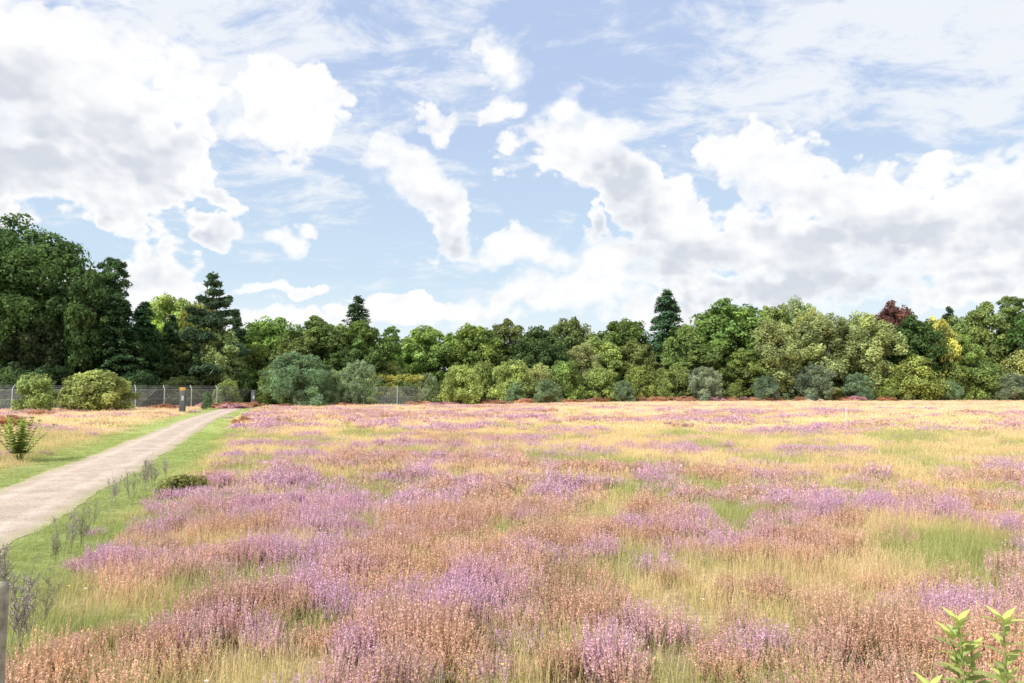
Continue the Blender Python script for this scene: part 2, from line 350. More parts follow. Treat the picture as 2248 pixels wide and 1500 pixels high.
# ------------------------------------------------------------------ trees
def crown(mb, lobes, n, size, asp=0.6, flat=0.8, jit=0.5, up=0.25, sub=12, sr=0.42, mi=0, inner=0.12, shell=(.55, 1.0)):
    c = np.array([l[0] for l in lobes], float); r = np.array([l[1] for l in lobes], float); nl = len(r)
    w = r ** 2; li = rng.choice(nl, n, p=w / w.sum())
    sd = unit(nl * sub).reshape(nl, sub, 3); sd[..., 2] = sd[..., 2] * .9 + .25; sd = nrm(sd)
    si = rng.integers(0, sub, n); S = sd[li, si]; srr = (sr * (0.7 + .6 * rng.random((nl, sub))))[li, si]
    u = unit(n); u[:, 2] += .2; u = nrm(u)
    f3 = np.array([1, 1, flat]); q = shell[0] + (shell[1] - shell[0]) * rng.random(n) ** .6
    P = c[li] + f3 * (S * (r[li] * .72)[:, None] + u * (r[li] * srr * q)[:, None])
    inn = rng.random(n) < inner; P[inn] = c[li][inn] + f3 * unit(inn.sum()) * (r[li][inn] * .6 * rng.random(inn.sum()) ** .4)[:, None]
    Nn = nrm(u * .8 + S * .4 + np.array([0, 0, up]) + rng.normal(size=(n, 3)) * jit)
    t = nrm(np.cross(Nn, unit(n))); b = np.cross(Nn, t)
    s = size * (0.6 + .8 * rng.random(n))[:, None]
    lv = (0.8 + .4 * rng.random(nl))[li] * (0.8 + .4 * rng.random((nl, sub)))[li, si] * (0.72 + .56 * rng.random(n))
    hv = np.clip((rng.random(nl))[li] * .6 + .5 * rng.random(n), 0, 1)
    mb.quads(P, t * s, b * s * asp, np.stack([lv, hv, np.zeros(n)], 1), mi)
def limbs(mb, lobes, H, r0, mi, zb=0.2, cnt=14):
    k = 7; z = np.linspace(-0.3, H * .86, k); wob = np.cumsum(rng.normal(size=(k, 2)) * .018 * H, axis=0) * .5; wob[0] = 0
    P = np.stack([wob[:, 0], wob[:, 1], z], 1); mb.tube(P, r0 * np.linspace(1, .12, k) ** .9 * np.where(np.arange(k) == 0, 1.3, 1), (1, 0, 0), mi, 8)
    for l in lobes[:cnt]:
        c = np.array(l[0]); t = rng.uniform(.25, .75); zz = max(H * zb, c[2] * (0.45 + .2 * t)); i = np.interp(zz, z, np.arange(k)); i0 = int(i); fr = i - i0
        p0 = P[i0] * (1 - fr) + P[min(i0 + 1, k - 1)] * fr; mid = (p0 + c) / 2 + np.array([0, 0, .06 * H]) + rng.normal(size=3) * .02 * H
        mb.tube([p0, mid, c], [r0 * .38, r0 * .22, r0 * .06], (1, 0, 0), mi, 5)
def oak(name, H, R, n, size, nl=30, low=.16, flat=.8, lr=(.24, .42)):
    mb = MB(); L = []
    zc = H * (1 + low) / 2; Rz = H * (1 - low) / 2
    for i in range(nl):
        zf = 1 - 2 * (i + .5) / nl; ph = i * 2.39996 + rng.random() * .7; rr = math.sqrt(1 - zf * zf)
        r = R * rng.uniform(*lr); dist = rng.uniform(.74, 1.03)
        bulge = 1.0 if zf > 0 else (1 - .2 * zf * zf)
        if zf < 0: rr = max(rr, .72)
        c = (rr * math.cos(ph) * (R - r * .8) * dist * bulge, rr * math.sin(ph) * (R - r * .8) * dist * bulge, zc + zf * (Rz - r * flat * .9) * rng.uniform(.85, 1.0)); L.append((c, r))
    L.append(((0, 0, zc), R * .45)); L.append(((0, 0, zc + Rz * .3), R * .45))
    crown(mb, L, n, size, flat=flat, sub=13)
    limbs(mb, L, H, R * .07, 1)
    return mb.mesh(name, [M_leaf, M_bark]), H, R
def birch(name, H, R, n, size):
    mb = MB(); L = []
    for i in range(46):
        t = rng.random() ** .8; z = H * (.14 + .82 * t); rad = R * math.sin(math.pi * min(1, .18 + .80 * (1 - t))) ** .8 * rng.uniform(.3, .95); ph = rng.random() * 6.283
        L.append(((rad * math.cos(ph), rad * math.sin(ph), z), R * rng.uniform(.2, .34)))
    crown(mb, L, n, size, asp=.55, flat=1.35, jit=.6, up=.1, sub=10, sr=.5)
    limbs(mb, L, H, R * .05, 1, cnt=16); return mb.mesh(name, [M_leaf, M_bbark]), H, R
def conifer(name, H, R, n, size, whorls=26, per=8, droop=.35, rise=.15, z0=.04, ragged=.3, powr=.85, bark=None, spread=.3):
    mb = MB(); mb.tube([(0, 0, -.3), (0, 0, H * .5), (0, 0, H * .97)], [H * .017, H * .010, H * .002], (1, 0, 0), 1, 6)
    B = []
    for i in range(whorls):
        t = (i + rng.random() * .7) / whorls; z = H * (z0 + (1 - z0) * t)
        for j in range(per):
            Lb = R * (1 - t) ** powr * rng.uniform(1 - ragged, 1 + ragged * .5) + .12; ph = rng.random() * 6.283; B.append((z, Lb, ph, t))
            if rng.random() < .25 and Lb > .5:
                e = np.array([math.cos(ph), math.sin(ph), 0]); mb.tube([np.array([0, 0, z]), np.array([0, 0, z + rise * Lb * .5 - droop * .25 * Lb]) + e * Lb * .5, np.array([0, 0, z + rise * Lb - droop * Lb]) + e * Lb * .9], [H * .004, H * .003, .01], (1, 0, 0), 1, 4)
    B = np.array(B); w = B[:, 1] ** 1.3; k = rng.choice(len(B), n, p=w / w.sum()); s = rng.random(n) ** .7
    z, Lb, ph = B[k, 0], B[k, 1], B[k, 2]
    lat = rng.normal(size=n) * spread * Lb * (1.05 - s) * .6 + rng.normal(size=n) * .05 * R
    e = np.stack([np.cos(ph), np.sin(ph)], 1); f = np.stack([-e[:, 1], e[:, 0]], 1)
    xy = e * (s * Lb)[:, None] + f * lat[:, None]
    zz = z + rise * Lb * s - droop * Lb * s * s - np.abs(lat) * .25 + rng.normal(size=n) * .018 * H * .5 - rng.random(n) * .02 * H
    P = np.stack([xy[:, 0], xy[:, 1], zz], 1)
    ax = nrm(np.stack([e[:, 0], e[:, 1], rise - 2 * droop * s + .1], 1) + rng.normal(size=(n, 3)) * .5); Nn = nrm(np.array([0, 0, 1.]) + .7 * np.stack([e[:, 0], e[:, 1], 0 * s], 1) + rng.normal(size=(n, 3)) * .5)
    b = nrm(np.cross(Nn, ax)); sz = size * (.6 + .8 * rng.random(n))[:, None]
    lv = (0.75 + .5 * rng.random(len(B)))[k] * (.7 + .6 * rng.random(n)) * (.75 + .35 * s)
    mb.quads(P, ax * sz * 1.4, b * sz * .5, np.stack([lv, rng.random(n) * .5, np.zeros(n)], 1))
    return mb.mesh(name, [M_leaf, bark or M_bark]), H, R
def scots(name, H, R, n, size):
    mb = MB(); L = []
    for i in range(26):
        t = i / 25; z = H * (.34 + .62 * t); rad = R * (1 - t * .7) * rng.uniform(.3, .85); ph = i * 2.4 + rng.random(); L.append(((rad * math.cos(ph), rad * math.sin(ph), z), R * rng.uniform(.28, .46) * (1 - .3 * t)))
    crown(mb, L, n, size, asp=.3, flat=.6, jit=.6, up=.4, sub=10); limbs(mb, L, H, R * .06, 1, .35, 20); return mb.mesh(name, [M_leaf, M_pbark]), H, R
def shrub(name, H, R, n, size, nl=16, asp=.6, spiky=0.0, flat=.9, jit=.5, bark=None):
    mb = MB(); L = []
    for i in range(nl):
        t = rng.random(); ph = i * 2.4 + rng.random(); r = R * rng.uniform(.24, .40); rad = (R - r) * math.sqrt(max(0, 1 - (t * .9) ** 2)) * rng.uniform(.6, 1.0)
        L.append(((rad * math.cos(ph), rad * math.sin(ph), H * .1 + t * (H * .9 - r * .9)), r))
    L.append(((0, 0, H * .35), R * .5)); L.append(((R * .05, 0, H - R * .3), R * .28))
    if spiky:
        for i in range(int(nl * .8)):
            t = rng.random(); ph = rng.random() * 6.283; rad = R * .8 * rng.random(); z = H * math.sqrt(max(0.05, 1 - (rad / R) ** 2)) * .92
            for q in range(3): L.append(((rad * math.cos(ph) * (1 + q * .05), rad * math.sin(ph) * (1 + q * .05), z - spiky * H * (.0 - q * .05)), R * (.13 - .03 * q)))
    crown(mb, L, n, size, asp=asp, flat=flat, jit=jit, up=.25, sub=11); limbs(mb, L, H, R * .04, 1, .05, 10); return mb.mesh(name, [M_leaf, bark or M_bark]), H, R

SP = {
 'oakN': [oak("oak_near", 18, 9.5, 60000, .17, 60, .03, lr=(.17, .30))],
 'oak': [oak(f"oak{i}", 14, 6, 26000, .21, 30 + 4 * i, .05, lr=(.20, .36)) for i in range(4)],
 'birch': [birch(f"birch{i}", 12, 3.6, 24000, .15) for i in range(2)],
 'spruce': [conifer(f"spruce{i}", 16, 3.6, 20000, .20, 30, 8, .35, .2, .04, .35, .55) for i in range(2)],
 'fir': [conifer("fir", 16, 4.2, 16000, .22, 15, 5, .15, .28, .2, .55, .6, M_pbark, .35)],
 'scots': [scots("scots", 16, 4, 20000, .20)],
 'shrub': [shrub(f"shrub{i}", 4.5, 3.0, 17000, .10, 22 + 3 * i) for i in range(4)],
 'pineb': [shrub(f"pineb{i}", 4.5, 2.6, 20000, .13, 22, asp=.2, spiky=.6, jit=.7, bark=M_pbark) for i in range(2)],
}
CNT = {}
def T(kind, name, px, d, ytop, wpx, colr, rz=None):
    L = SP[kind]; me, H0, R0 = L[CNT.get(kind, 0) % len(L)]; CNT[kind] = CNT.get(kind, 0) + 1
    r = ray(px, ytop); H = CAM_H + r[2] / r[1] * d; x = r[0] / r[1] * d; R = wpx / F * d / 2
    cv = rng.uniform(.9, 1.1, 3) * rng.uniform(.88, 1.12)
    return obj(name, me, (x, d, -0.05), rng.random() * 6.28 if rz is None else rz, (R / R0, R / R0, H / H0), tuple(np.array(colr) * cv))
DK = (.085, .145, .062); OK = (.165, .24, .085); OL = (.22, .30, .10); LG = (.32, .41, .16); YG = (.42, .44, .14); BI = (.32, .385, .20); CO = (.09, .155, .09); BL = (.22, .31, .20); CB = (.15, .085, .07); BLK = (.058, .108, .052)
# left group
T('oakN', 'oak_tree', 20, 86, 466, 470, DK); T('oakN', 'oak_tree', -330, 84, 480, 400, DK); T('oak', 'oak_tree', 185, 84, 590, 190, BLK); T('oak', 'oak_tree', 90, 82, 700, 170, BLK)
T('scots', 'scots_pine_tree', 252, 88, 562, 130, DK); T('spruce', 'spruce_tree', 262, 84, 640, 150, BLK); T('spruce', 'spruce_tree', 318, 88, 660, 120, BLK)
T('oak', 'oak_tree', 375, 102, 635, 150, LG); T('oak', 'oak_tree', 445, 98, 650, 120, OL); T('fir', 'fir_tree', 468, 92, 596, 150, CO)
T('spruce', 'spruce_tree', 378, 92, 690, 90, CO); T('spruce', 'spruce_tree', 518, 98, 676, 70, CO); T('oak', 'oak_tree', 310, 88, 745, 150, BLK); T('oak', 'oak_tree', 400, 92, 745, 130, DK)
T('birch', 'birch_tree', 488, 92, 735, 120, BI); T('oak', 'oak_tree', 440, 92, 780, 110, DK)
# centre
for a in ((590, 104, 693, 180, OK), (700, 102, 690, 200, OK), (795, 104, 700, 150, OK), (560, 98, 745, 110, OL), (640, 98, 740, 120, OK), (760, 99, 750, 130, DK),
          (945, 122, 712, 170, OL), (1040, 122, 704, 140, OL), (1180, 118, 714, 140, DK), (1110, 134, 697, 130, OK), (1250, 138, 692, 150, OK), (1370, 136, 692, 150, OK), (1310, 128, 738, 130, LG), (1400, 128, 745, 130, OK), (900, 124, 735, 110, OK),
          (1500, 126, 705, 130, OL), (1600, 128, 655, 220, OK), (1545, 124, 745, 160, OK), (1690, 132, 666, 130, OL), (1640, 122, 760, 120, OK),
          (2010, 126, 690, 150, DK), (2150, 132, 662, 160, OK), (2250, 128, 685, 140, DK), (2350, 130, 660, 160, OK), (2480, 132, 670, 170, OK), (2090, 126, 720, 120, OK), (1870, 136, 700, 150, OL)):
    T('oak', 'oak_tree', *a)
T('oak', 'yellowing_oak_tree', 2055, 125, 688, 95, YG); T('oak', 'copper_beech_tree', 1962, 134, 658, 120, CB)
T('spruce', 'spruce_tree', 785, 118, 648, 120, CO); T('scots', 'scots_pine_tree', 858, 112, 715, 80, OK)
T('spruce', 'spruce_tree', 1463, 128, 632, 130, CO); T('spruce', 'spruce_tree', 2082, 138, 672, 80, CO); T('scots', 'scots_pine_tree', 2222, 138, 647, 110, OK)
for a in ((1700, 121, 712, 130, BI), (1742, 136, 668, 100, BI), (1812, 124, 700, 150, BI), (1905, 124, 696, 140, BI), (1780, 128, 690, 90, LG), (1275, 122, 760, 90, BI), (1200, 126, 740, 90, BI)):
    T('birch', 'birch_tree', *a)
# shrub belt
for a in ((78, 68, 813, 112, LG), (215, 69, 810, 185, LG), (165, 71, 835, 80, LG)): T('shrub', 'hazel_bush', *a)
T('pineb', 'young_pine_tree', 655, 87, 772, 180, BL); T('pineb', 'young_pine_tree', 790, 90, 790, 105, BL); T('pineb', 'young_pine_tree', 735, 90, 810, 80, BL)
T('shrub', 'hawthorn_bush', 1012, 95, 798, 116, LG); T('shrub', 'hawthorn_bush', 1120, 104, 783, 120, LG)
for a in ((940, 99, 818, 60, BL), (1128, 101, 838, 52, BL), (1202, 100, 832, 76, BL), (1547, 116, 804, 96, BL), (1680, 117, 824, 70, BL), (1788, 118, 799, 104, BL), (1880, 119, 818, 80, BL), (2084, 121, 836, 64, BL), (2222, 120, 820, 94, BL), (1370, 110, 835, 62, BL), (455, 75, 858, 28, BL)):
    T('pineb', 'young_pine_tree', *a)
for a in ((1060, 106, 790, 90, OL), (1180, 110, 795, 100, LG), (1240, 112, 788, 110, OL), (1320, 114, 800, 110, LG), (1410, 116, 800, 110, OL), (1480, 118, 798, 110, OK), (1450, 115, 828, 70, LG), (1590, 123, 800, 110, OK), (1610, 120, 838, 50, OL),
          (2000, 122, 776, 150, OL), (2090, 124, 800, 110, OK), (1940, 122, 820, 80, OL), (2160, 124, 790, 120, OK), (2240, 126, 760, 120, LG), (2340, 124, 800, 140, OL), (1830, 121, 848, 60, YG), (600, 92, 800, 90, OK), (540, 92, 800, 60, DK), (860, 104, 790, 80, OL), (400, 84, 820, 110, DK), (500, 86, 830, 70, OL), (20, 78, 800, 170, DK), (110, 80, 800, 170, BLK), (-120, 76, 800, 200, DK), (300, 82, 810, 120, BLK)):
    T('shrub', 'scrub_bush', *a)

# woodland mass behind + undergrowth (each one object)
mb = MB(); L = []
for i in range(330):
    px = rng.uniform(-500, 2800); d = frontier(px) + rng.uniform(26, 50); x = (px - 1124) / F * d
    z = rng.uniform(2, 10.0); L.append(((x, d, z), rng.uniform(1.8, 3.2)))
crown(mb, L, 90000, .30, sub=10, flat=.85)
obj("distant_trees", mb.mesh("distant_trees", [M_leaf]), color=OK)
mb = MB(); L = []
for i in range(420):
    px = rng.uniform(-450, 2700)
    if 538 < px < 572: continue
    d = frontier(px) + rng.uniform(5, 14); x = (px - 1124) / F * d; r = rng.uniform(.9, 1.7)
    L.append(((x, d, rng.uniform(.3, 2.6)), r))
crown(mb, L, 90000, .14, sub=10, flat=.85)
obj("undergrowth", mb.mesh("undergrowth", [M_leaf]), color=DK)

# clipped yellow-green hedge
mb = MB(); L = [((x, 99.5 + rng.normal() * .3, z), .9) for x in np.linspace(-19.5, -12, 14) for z in (1.2, 2.3, 3.3)]
crown(mb, L, 26000, .09, sub=10); obj("hedge", mb.mesh("hedge", [M_leaf]), color=YG)

# low heather bushes fringing the field
hb = shrub("heather_bush", .8, 1.0, 5000, .045, 14, asp=.4, flat=.7); hb_me = hb[0]
def HB(px, py, wpx, hpx, c):
    d = ground_d(py); x = (px - 1124) / F * d; R = wpx / F * d / 2; H = hpx / F * d
    obj("heather_bush", hb_me, (x, d, -.02), rng.random() * 6, (R, R, H / .8), c)
BR = (.34, .19, .12); RS = (.44, .27, .19); PK = (.48, .30, .37)
HB(30, 941, 95, 36, BR); HB(536, 932, 58, 22, BR); HB(95, 912, 60, 16, RS)
for i in range(60):
    px = rng.uniform(470, 1960) if i < 44 else rng.uniform(1560, 1960); d = frontier(px) - rng.uniform(.5, 6); py = 852 + CAM_H * F / d
    HB(px, py, rng.uniform(30, 90), rng.uniform(10, 18), [BR, RS, PK, RS][rng.integers(0, 4)])
for i in range(14):
    px = rng.uniform(60, 500); d = frontier(px) - rng.uniform(1, 5); HB(px, 852 + CAM_H * F / d, rng.uniform(30, 70), rng.uniform(10, 16), [BR, RS, PK][rng.integers(0, 3)])

# ------------------------------------------------------------------ fence
M_steel = mat_simple("galvanised_steel", (.40, .42, .42), .6, 3, .15, .1)
def fence(name, p0, p1, H=2.1):
    mb = MB(); p0 = np.array(p0, float); p1 = np.array(p1, float); Ln = np.linalg.norm(p1 - p0); e = (p1 - p0) / Ln; nn = np.array([-e[1], e[0]])
    k = int(Ln / 3)
    for i in range(k + 1):
        q = p0 + e * i * 3; a = np.array([q[0], q[1], -.2]); b = np.array([q[0], q[1], H]); c = np.array([q[0] + e[0] * .05 + nn[0] * .35, q[1] + nn[1] * .35, H + .4]); mb.tube([a, b, c], [.05, .05, .04], (1, 1, 1), 0, 6)
    E = np.array([e[0], e[1], 0])
    for z in (.08, H * .5, H - .03, H + .15, H + .3):
        s_ = 0 if z <= H else (z - H) * .85; o_ = np.array([nn[0] * s_, nn[1] * s_, z]); mb.tube([np.append(p0, 0) + o_, np.append(p1, 0) + o_], [.010, .010], (1, 1, 1), 0, 4)
    s = np.arange(0, Ln, .12); n = len(s)
    for sg in (1, -1):
        st = np.append(p0, .05) + E * s[:, None]; up = nrm(E * sg + np.array([0, 0, 1.]))
        mid = st + (E * sg * H / 2 + np.array([0, 0, H / 2 - .03])); wd = nrm(np.cross(up, np.array([nn[0], nn[1], 0])))
        mb.quads(mid, np.tile(wd * .006, (n, 1)), np.tile(up * H * .70, (n, 1)), np.ones((n, 3)), 0, True)
    return obj(name, mb.mesh(name, [M_steel]))
def gp(px, d): return ((px - 1124) / F * d, d)
fence("chain_link_fence", gp(-120, 72.5), gp(300, 76)); fence("chain_link_fence", gp(300, 76), gp(520, 85)); fence("chain_link_fence", gp(822, 95), gp(916, 97))

# ------------------------------------------------------------------ info pillars
M_dark = mat_simple("charcoal_paint", (.06, .068, .075), .5, 3, .2); M_or = mat_simple("ochre_cap", (.45, .27, .06), .6, 5, .2); M_pan = mat_simple("notice_panel", (.35, .36, .36), .5, 3, .15)
def pillar(px, d, H, cap=True):
    x = (px - 1124) / F * d
    e = bpy.data.objects.new("information_pillar", None); scene.collection.objects.link(e); e.location = (x, d, 0)
    for nm, mt, bx in (("body", M_dark, [((0, 0, H / 2 - .1), (.24, .13, H / 2 + .1))]), ("panel", M_pan, [((.06, -.134, H * .66), (.10, .006, .2))]), ("cap", M_or if cap else M_dark, [((0, 0, H + .13), (.235, .125, .13))]), ("plinth", M_pan, [((0, 0, .05), (.3, .19, .06))])):
        mb = MB(); [mb.box(a, b, (1, 1, 1)) for a, b in bx]; o = obj(nm, mb.mesh(nm, [mt])); o.parent = e
        bv = o.modifiers.new("bevel", 'BEVEL'); bv.width = .012; bv.segments = 2
pillar(403, 65, 1.98); pillar(558, 84, 1.7, False)

M_wood = mat_simple("weathered_wood", (.30, .28, .22), .85, 14, .4, bump=.5)
mb = MB(); gx0 = pathc(96.) 
for sx in (-1.9, 1.9): mb.box((gx0 + sx, 96, .8), (.09, .09, .95), (1, 1, 1))
for z in (.35, .7, 1.05, 1.4): mb.box((gx0, 96, z), (1.8, .025, .05), (1, 1, 1))
mb.box((gx0, 96.06, .87), (.06, .025, .62), (1, 1, 1)); obj("wooden_gate", mb.mesh("wooden_gate", [M_dark]))

mb = MB(); d = ground_d(926); x = (1854 - 1124) / F * d; mb.tube([(x, d, -.1), (x, d, .55), (x + .01, d, .95)], [.025, .025, .022], (1, 1, 1), 0, 8); mb.tube([(x + .01, d, .95), (x + .01, d, .97)], [.03, .02], (1, 1, 1), 0, 8); obj("marker_pole", mb.mesh("marker_pole", [mat_simple("white_paint", (.7, .7, .68), .5, 4, .1)]))
M_st = mat_simple("stone", (.34, .27, .21), .9, 3, .3, bump=.4)
import bmesh
for i, (px, sc) in enumerate(((1775, .5), (1800, .6), (1822, .4))):
    bm = bmesh.new(); bmesh.ops.create_icosphere(bm, subdivisions=3, radius=1)
    for v in bm.verts:
        p = v.co; v.co = p * (1 + .28 * (vn(np.array([p.x * 2 + 9 + i * 7]), np.array([p.y * 2 + p.z * 1.7 + 9]), i)[0] - .5) * 2)
    me = bpy.data.meshes.new("boulder"); bm.to_mesh(me); bm.free(); me.materials.append(M_st); d = 113.; obj("boulder", me, ((px - 1124) / F * d, d, .2 * sc), i, (sc * 1.4, sc, sc * .7))

# ------------------------------------------------------------------ near objects
mb = MB()
mb.tube([(0, 0, -.3), (0.004, 0, .3), (.0, 0, .75), (.006, 0, 1.14), (.006, 0, 1.165), (.006, 0, 1.17)], [.056, .055, .053, .052, .045, .002], (1, 1, 1), 0, 14)
obj("wooden_fence_post", mb.mesh("wooden_fence_post", [M_wood], True), (-2.735, 4.0, 0))

def weed(name, H, nst, spread, leafsz, leafn):
    mb = MB()
    for i in range(nst):
        ph = rng.random() * 6.283; le = spread * rng.uniform(.2, 1); hh = H * rng.uniform(.7, 1.05); b0 = np.array([rng.normal() * .05, rng.normal() * .05, -.02]); tip = b0 + [math.cos(ph) * le, math.sin(ph) * le, hh]
        mid = (b0 + tip) / 2 + np.array([0, 0, .04]); mb.tube([b0, mid, tip], [.005, .004, .0015], (.7, .3, 0), 0, 4)
        for j in range(16):
            t = rng.uniform(.3, 1); p = b0 + (tip - b0) * t; a2 = rng.random() * 6.283; l2 = .22 * H * (1.15 - t) + .03; q = p + [math.cos(a2) * l2 * .7, math.sin(a2) * l2 * .7, l2]
            mb.tube([p, (p + q) / 2, q], [.0025, .002, .001], (.7, .3, 0), 0, 3); n = leafn; tt = rng.random((n, 1)); P = p + (q - p) * tt + unit(n) * .012; u = nrm(unit(n) + [0, 0, .4]); v = nrm(np.cross(u, unit(n))); s = leafsz * (.5 + rng.random((n, 1)))
            mb.quads(P, u * s, v * s * .45, np.stack([.7 + .5 * rng.random(n), rng.random(n) * .5, np.zeros(n)], 1))
    return mb.mesh(name, [M_leaf])
wm = [weed("mugwort", .9, 6, .25, .010, 14) for _ in range(3)]
GR = (.44, .40, .40); GG = (.38, .39, .28)
def at(px, py): d = ground_d(py); return ((px - 1124) / F * d, d)
for i, (px, py, s, c) in enumerate(((62, 1450, .85, GR), (95, 1400, .7, GG), (-20, 1380, 1.0, GR), (30, 1330, .75, GR), (160, 1215, .7, GR), (195, 1200, .6, GG), (325, 1080, .85, GR), (300, 1095, .7, GR), (345, 1070, .7, GR), (262, 1110, .65, GR), (210, 1160, .5, GG), (370, 1050, .6, GR), (140, 1240, .5, GG))):
    x, y = at(px, py); obj("mugwort_plant", wm[i % 3], (x, y, 0), rng.random() * 6, (s, s, s), c)
brm, bH, bR = shrub("bramble", .42, .62, 2600, .032, 14, asp=.6, flat=.75)
x, y = at(412, 1088); obj("bramble_bush", brm, (x, y, 0), 0, (1.15, .9, 1.15), (.19, .21, .08))
def leafshape(mb, p, dirv, nv, L, W, br, hv):
    dirv = nrm(dirv); side = nrm(np.cross(dirv, nv)); up = np.cross(side, dirv); m_ = 7
    t = np.linspace(0, 1, m_); w = W * np.sin(math.pi * t ** .8) ** .85 + .0008; bend = -.32 * L * t * t
    V = []
    for i in range(m_):
        c = p + dirv * L * t[i] + up * bend[i]; V += [c - side * w[i] + up * w[i] * .35, c, c + side * w[i] + up * w[i] * .35]
    Q = []
    for i in range(m_ - 1):
        for j in (0, 1): Q.append((i * 3 + j, i * 3 + j + 1, (i + 1) * 3 + j + 1, (i + 1) * 3 + j))
    C = np.tile([br, hv, 0.], (len(V), 1)); C[1::3, 0] *= 1.25; mb.add(V, Q, C)
def leafyplant(name, H, stems, L, W, step, spread):
    mb = MB()
    for s_ in range(stems):
        ph = rng.random() * 6.283; le = spread * (s_ / max(1, stems - 1)); hh = H * rng.uniform(.78, 1.0) if s_ else H; b0 = np.array([rng.normal() * .03, rng.normal() * .03, -.02]); tip = b0 + [math.cos(ph) * le, math.sin(ph) * le, hh]; mid = (b0 + tip) / 2 + [0, 0, .05]
        mb.tube([b0, mid, tip], [.007, .006, .003], (.8, .5, 0), 0, 6); t = .25; k = 0
        while t < 1.0:
            p = b0 * (1 - t) ** 2 + 2 * mid * t * (1 - t) + tip * t * t
            for sd in (0, math.pi):
                a = k * 2.2 + sd; s2 = (1 - .45 * t) * rng.uniform(.8, 1.1); leafshape(mb, p, np.array([math.cos(a), math.sin(a), .3 + .6 * t]), np.array([0, 0, 1.]), L * s2, W * s2, rng.uniform(.7, 1.15), rng.random() * .8)
            t += step / hh; k += 1
        for q in range(4): a = q * 1.57; leafshape(mb, tip, np.array([math.cos(a), math.sin(a), 1.3]), np.array([math.cos(a + 3.14), math.sin(a + 3.14), .5]), L * .6, W * .5, 1.1, .9)
    return mb.mesh(name, [M_leaf], True)
lp = leafyplant("shoot", 1.30, 8, .15, .028, .04, .26)
obj("leafy_shoot", lp, (1.93, 3.0, 0), .4, color=(.33, .41, .16))
sp_ = leafyplant("sapling", 1.3, 26, .20, .06, .08, .85)
x, y = at(52, 1016); obj("sapling_bush", sp_, (x, y, 0), 0, (1.1, 1.1, 1.0), (.28, .38, .12))
mb = MB(); x, y = wedge(220, 3.4, 26, 0); k = np.abs(pathoff(x, y)) > 2; x = x[k]; y = y[k]
for xx, yy in zip(x, y):
    z = rng.uniform(.28, .42); b0 = np.array([xx, yy, 0]); t0 = b0 + [rng.normal() * .03, rng.normal() * .03, z]; mb.tube([b0, t0], [.0015, .001], (1, 1, 1), 0, 3); yel = rng.random() < .6; mi = 1 if yel else 2
    for a in range(6): 
        e = np.array([math.cos(a * 1.047), math.sin(a * 1.047), .25]); f = np.array([-e[1], e[0], 0]); mb.quads((t0 + e * .008)[None], (e * .008)[None], (f * .005)[None], np.ones((1, 3)), mi)
obj("wildflowers", mb.mesh("wildflowers", [mat_simple("stem_green", (.14, .18, .05)), mat_simple("yellow_petal", (.7, .55, .05)), mat_simple("white_petal", (.75, .75, .72))]))

# ------------------------------------------------------------------ sun + sky with clouds
sv = Vector((-0.60, -0.62, 0.80)).normalized()
s = bpy.data.lights.new("sun", 'SUN'); s.energy = 5.0; s.angle = math.radians(.5); s.color = (1, .96, .89); so = bpy.data.objects.new("sun", s); scene.collection.objects.link(so)
so.rotation_euler = sv.to_track_quat('Z', 'Y').to_euler()
W = bpy.data.worlds.new("World"); scene.world = W; W.use_nodes = True; W.node_tree.nodes.clear()
STR = 0.12
nt = W.node_tree; g = NB(nt); tc = g.n('ShaderNodeTexCoord'); D = tc.outputs['Generated']
sp = g.n('ShaderNodeSeparateXYZ'); nt.links.new(D, sp.inputs[0]); z = sp.outputs[2]; az = g.m('ARCTAN2', sp.outputs[0], sp.outputs[1]); el = g.m('ARCSINE', z)
P0 = g.xyz(az, el, 0.0)
def cnoise(v, sc, det, ro):
    q = g.n('ShaderNodeTexNoise'); nt.links.new(v, q.inputs['Vector']); q.inputs['Scale'].default_value = sc; q.inputs['Detail'].default_value = det; q.inputs['Roughness'].default_value = ro; return q.outputs['Color']
wn = cnoise(D, 8, 5, .55)
P1 = g.v('ADD', P0, g.v('SCALE', g.v('SUBTRACT', wn, (.5, .5, .5)), sc=0.16))
BIG = [(60,360,390,120,0),(335,370,200,120,0),(110,190,390,160,0),(655,255,130,88,0),(880,345,95,78,0),(930,400,100,65,27),
 (1290,330,170,95,0),(1350,410,190,85,27),(1470,490,195,92,27),(1680,365,145,82,0),(1850,425,260,105,12),(2130,440,215,110,0),(1880,545,480,125,0),(2200,500,250,150,0),(1620,560,290,90,0)]
SML = [(440,350,75,75,0),(310,230,120,80,0),(720,235,78,78,0),(600,200,100,50,12),(985,455,60,60,0),
 (620,505,40,30,0),(680,490,45,20,0),(470,505,75,32,0),(500,450,48,45,0),(1095,120,55,50,0),(1112,235,60,52,0),(960,252,60,28,0),(1240,225,55,60,0),
 (1130,560,130,52,0),(1000,525,65,38,0),(1340,580,150,75,0),(1270,650,240,62,0),(1750,655,560,60,0),(340,585,130,75,0),(250,630,170,50,0),(610,622,95,20,0),(1300,510,55,32,0),
 (1030,680,500,36,0),(640,700,320,40,0)]
rots = {}
for an in (12, 27): rots[an] = (math.cos(math.radians(an)), math.sin(math.radians(an)))
